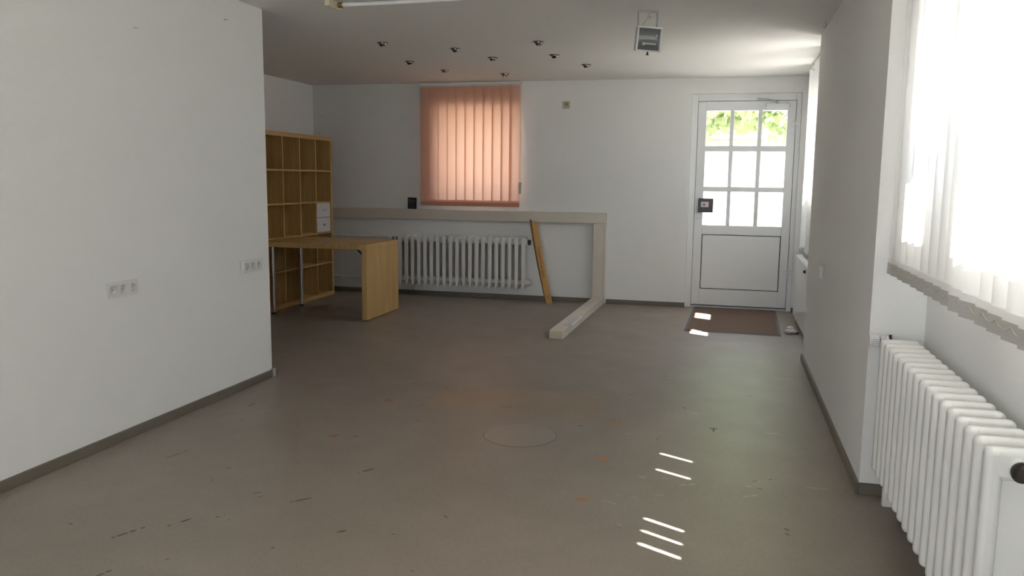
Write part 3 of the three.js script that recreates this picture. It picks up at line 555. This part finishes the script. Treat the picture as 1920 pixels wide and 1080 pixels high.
{
  const t = thing('fluorescent_light', 'white fluorescent batten with yellowed end cap on the ceiling', 'ceiling light', [-1.62, CEIL, -4.60], -0.035);
  const L = 0.73;
  obj('batten', bx(-L + 0.02, L - 0.02, -0.045, 0, -0.045, 0.045, 0.004), M.white, t);
  for (const s of [-1, 1]) obj('end_cap', bx(s > 0 ? L - 0.03 : -L, s > 0 ? L : -L + 0.03, -0.085, 0, -0.095, 0.06, 0.008), M.cream, t);
  const tb = obj('lamp_tube', cyl(0.013, 2 * L - 0.07, [0, -0.06, -0.06], 'x'), M.opal, t);
  obj('tube_holder', [cyl(0.017, 0.03, [-L + 0.045, -0.06, -0.06], 'x'), cyl(0.017, 0.03, [L - 0.045, -0.06, -0.06], 'x')], std({ color: lin(0.25, 0.14, 0.05), roughness: 0.5 }), t);
}
tag(obj('ceiling_hook', [tube([[0.598, CEIL, -6.08], [0.598, CEIL - 0.02, -6.08], [0.605, CEIL - 0.032, -6.08], [0.595, CEIL - 0.045, -6.08], [0.58, CEIL - 0.04, -6.08]], 0.0025, 20, 6)], M.greyMetal), 'small white screw hook in the ceiling beside window pier', 'hook');
tag(obj('nail', cyl(0.003, 0.02, [-4.773, 2.113, ZB + 0.01], 'z'), M.dark), 'single dark nail high in the back wall corner', 'nail');
for (const [y, z, label] of [[2.136, -3.734, 'small bent nail high on the middle of partition wall'], [2.324, -4.54, 'small bent nail near the ceiling end of partition wall']])
  tag(obj('nail', tube([[XP - 0.004, y, z], [XP + 0.008, y, z], [XP + 0.012, y + 0.002, z - 0.012], [XP + 0.012, y + 0.003, z - 0.024]], 0.0022, 12, 6), M.greyMetal), label, 'nail');

// ---------------------------------------------------------------- things on the floor
{
  const t = thing('doormat', 'brown doormat with grey rubber edge in front of glazed door', 'doormat', [0.118, 0, -8.405], -0.02);
  obj('rubber_edge', bx(-0.432, 0.432, 0, 0.006, -0.752, 0.752, 0.002), M.matRubber, t);
  obj('pile', bx(-0.408, 0.408, 0.005, 0.010, -0.728, 0.728, 0.002), M.mat, t);
}
{
  const t = thing('crumpled_cloth', 'small crumpled white cloth on the floor beside the panel radiator', 'cloth', [0.625, 0, -7.83]);
  const lump = (rx, ry, rz, x, y, z, s) => { const g = new THREE.SphereGeometry(1, 28, 18), p = g.attributes.position; for (let i = 0; i < p.count; i++) { const a = p.getX(i), b = p.getY(i), c = p.getZ(i), q = 1 + 0.13 * Math.sin(5 * a + s) * Math.cos(4 * c + s) + 0.08 * Math.sin(9 * b + 3 * a); p.setXYZ(i, a * rx * q, Math.max(b * ry * q, -y + 0.001), c * rz * q); } g.computeVertexNormals(); return g.translate(x, y, z); };
  obj('fabric', [lump(0.055, 0.022, 0.05, 0, 0.02, 0, 1), lump(0.036, 0.022, 0.035, -0.005, 0.042, -0.012, 2.4)], std({ color: lin(0.74, 0.70, 0.69), roughness: 0.95 }), t);
  obj('dark_tip', lump(0.016, 0.007, 0.01, 0.06, 0.008, 0.012, 0.4), M.dark, t);
}
{
  const t = thing('floor_hatch', 'round flush inspection cover in the middle of the floor', 'floor cover', [-1.03, 0, -4.18]);
  obj('cover_disc', new THREE.CylinderGeometry(0.196, 0.196, 0.0016, 64).translate(0, 0.0008, 0), M.hatch, t);
  obj('joint_ring', new THREE.TorusGeometry(0.1985, 0.0018, 6, 72).rotateX(Math.PI / 2).scale(1, 0.5, 1), M.joint, t);
}
for (const [x, z, w, d, a, m, label, tri] of [
  [-0.547, -3.93, 0.062, 0.055, 0.05, M.tape, 'larger square scrap of orange tape on the floor, centre torn out', 2], [-0.558, -4.59, 0.06, 0.04, 0.02, M.tape, 'orange tape scrap between round floor cover and dark t-shaped scrap'],
  [-0.551, -3.385, 0.055, 0.026, 0.0, M.tape, 'narrow faded orange tape strip nearest the white streaks of sun'], [-1.988, -4.623, 0.05, 0.04, -0.1, M.tapeRed, 'dark red tape scrap with torn hole on the desk side of floor cover'],
  [-1.997, -3.892, 0.05, 0.055, 0, M.tapeRed, 'red orange triangular tape scrap on the floor', 1], [-1.966, -3.447, 0.03, 0.028, 0.2, M.tape, 'tiny orange tape crumb on the floor', 1]]) {
  const s = new THREE.Shape();
  if (tri === 1) { s.moveTo(-w / 2, -d / 2); s.lineTo(w / 2, -d / 2.2); s.lineTo(w / 2.3, d / 2); s.lineTo(0.1 * w, 0.05 * d); s.closePath(); }
  else { const pts = []; for (let k = 0; k < 12; k++) { const e = k / 12 * 4, i = Math.floor(e), f = e - i; const c = [[-1, -1], [1, -1], [1, 1], [-1, 1]], A = c[i % 4], B = c[(i + 1) % 4]; pts.push([(A[0] + (B[0] - A[0]) * f) * w / 2 * rr(0.86, 1.04), (A[1] + (B[1] - A[1]) * f) * d / 2 * rr(0.82, 1.05)]); } pts.forEach((p, k) => (k ? s.lineTo(...p) : s.moveTo(...p))); s.closePath(); const h = new THREE.Path(); if (tri === 2 || m === M.tapeRed) { h.moveTo(-0.22 * w, -0.2 * d); h.lineTo(0.1 * w, -0.28 * d); h.lineTo(0.2 * w, 0.12 * d); h.lineTo(-0.1 * w, 0.2 * d); h.closePath(); s.holes.push(h); } }
  const g = new THREE.ExtrudeGeometry(s, { depth: 0.0006, bevelEnabled: false }).rotateX(-Math.PI / 2).rotateY(a).translate(x, 0.0002, z);
  tag(obj('tape_scrap', g, m), label, 'tape scrap', 'orange tape scraps on the floor');
}
tag(obj('dirt_clump', new THREE.ExtrudeGeometry((() => { const s = new THREE.Shape(); s.moveTo(-0.02, 0.03); s.lineTo(0.02, 0.03); s.lineTo(0.016, 0.015); s.lineTo(0.006, 0.018); s.lineTo(0.004, -0.03); s.lineTo(-0.006, -0.028); s.lineTo(-0.004, 0.018); s.lineTo(-0.02, 0.016); s.closePath(); return s; })(), { depth: 0.001, bevelEnabled: false }).rotateX(-Math.PI / 2).translate(-0.013, 0.0002, -4.584), M.dark), 'dark t-shaped scrap of tape lying on the floor', 'tape scrap');

// ---------------------------------------------------------------- outdoors, seen only through the glass
{
  struct('paving', bx(-30, 30, -0.5, -0.14, -9.6, 20), std({ color: lin(0.42, 0.40, 0.36), roughness: 0.95 }), 'pale sunlit paving outside the side windows', 'ground');
  struct('yard', bx(-30, 30, -0.5, -0.14, -45, -9.6), std({ color: lin(0.20, 0.20, 0.18), roughness: 0.95 }), 'grey yard outside the glazed door', 'ground');
  const n = thing('garage', 'white rendered garage across the yard outside the door', 'garage', [0, -0.14, -24]);
  obj('facade', bx(-9, 9, 0, 2.7, -5, 0), std({ color: lin(0.36, 0.355, 0.34), roughness: 0.9 }), n);
  obj('flat_roof', bx(-9.2, 9.2, 2.7, 2.85, -5.2, 0.25), std({ color: lin(0.3, 0.3, 0.3), roughness: 0.9 }), n);
  const f = thing('picket_fence', 'low brown wooden picket fence outside the glazed door', 'fence', [0, -0.14, -15.5]);
  for (let k = 0; k < 16; k++) obj('picket', bx(0.1 + k * 0.16, 0.19 + k * 0.16, 0, 0.71 + 0.02 * Math.sin(k * 2.3), -0.012, 0.012, 0.006), std({ color: lin(0.36, 0.25, 0.14), roughness: 0.8 }), f);
  obj('rail', [bx(0, 2.7, 0.15, 0.21, -0.04, -0.012), bx(0, 2.7, 0.5, 0.56, -0.04, -0.012)], std({ color: lin(0.36, 0.25, 0.14), roughness: 0.8 }), f);
  const t = thing('leafy_tree', 'green leafy tree overhanging the yard outside the door', 'tree', [-0.9, -0.14, -19]);
  obj('trunk', tube([[0, 0, 0], [0.1, 1.2, 0], [0, 2.6, 0.1], [0.2, 4.2, 0]], 0.16, 16, 10), std({ color: lin(0.16, 0.12, 0.08), roughness: 0.9 }), t);
  const lg = new THREE.PlaneGeometry(0.16, 0.1, 2, 1); { const p = lg.attributes.position; for (let i = 0; i < p.count; i++) if (p.getX(i) === 0) p.setZ(i, 0.02); }
  const N = 9000, im = new THREE.InstancedMesh(lg, phy({ color: lin(0.48, 0.57, 0.28), roughness: 1, transmission: 0.5, thickness: 0, side: THREE.DoubleSide }), N); im.name = 'foliage'; tag(im, null, null, null, 'stuff');
  const m4 = new THREE.Matrix4(), q = new THREE.Quaternion(), e = new THREE.Euler();
  for (let k = 0; k < N; k++) { let x, y, z; do { x = rr(-1, 1); y = rr(-1, 1); z = rr(-1, 1); } while (x * x + y * y + z * z > 1); const dip = 0.5 * Math.sin(x * 6) * 0.6; e.set(rr(0, 6), rr(0, 6), rr(0, 6)); m4.compose(new THREE.Vector3(x * 3.4, 3.95 + y * 1.75 + dip, z * 1.8), q.setFromEuler(e), new THREE.Vector3(1, 1, 1).multiplyScalar(rr(0.8, 1.8))); im.setMatrixAt(k, m4); }
  t.add(im);
}

renderer.render(scene, camera);
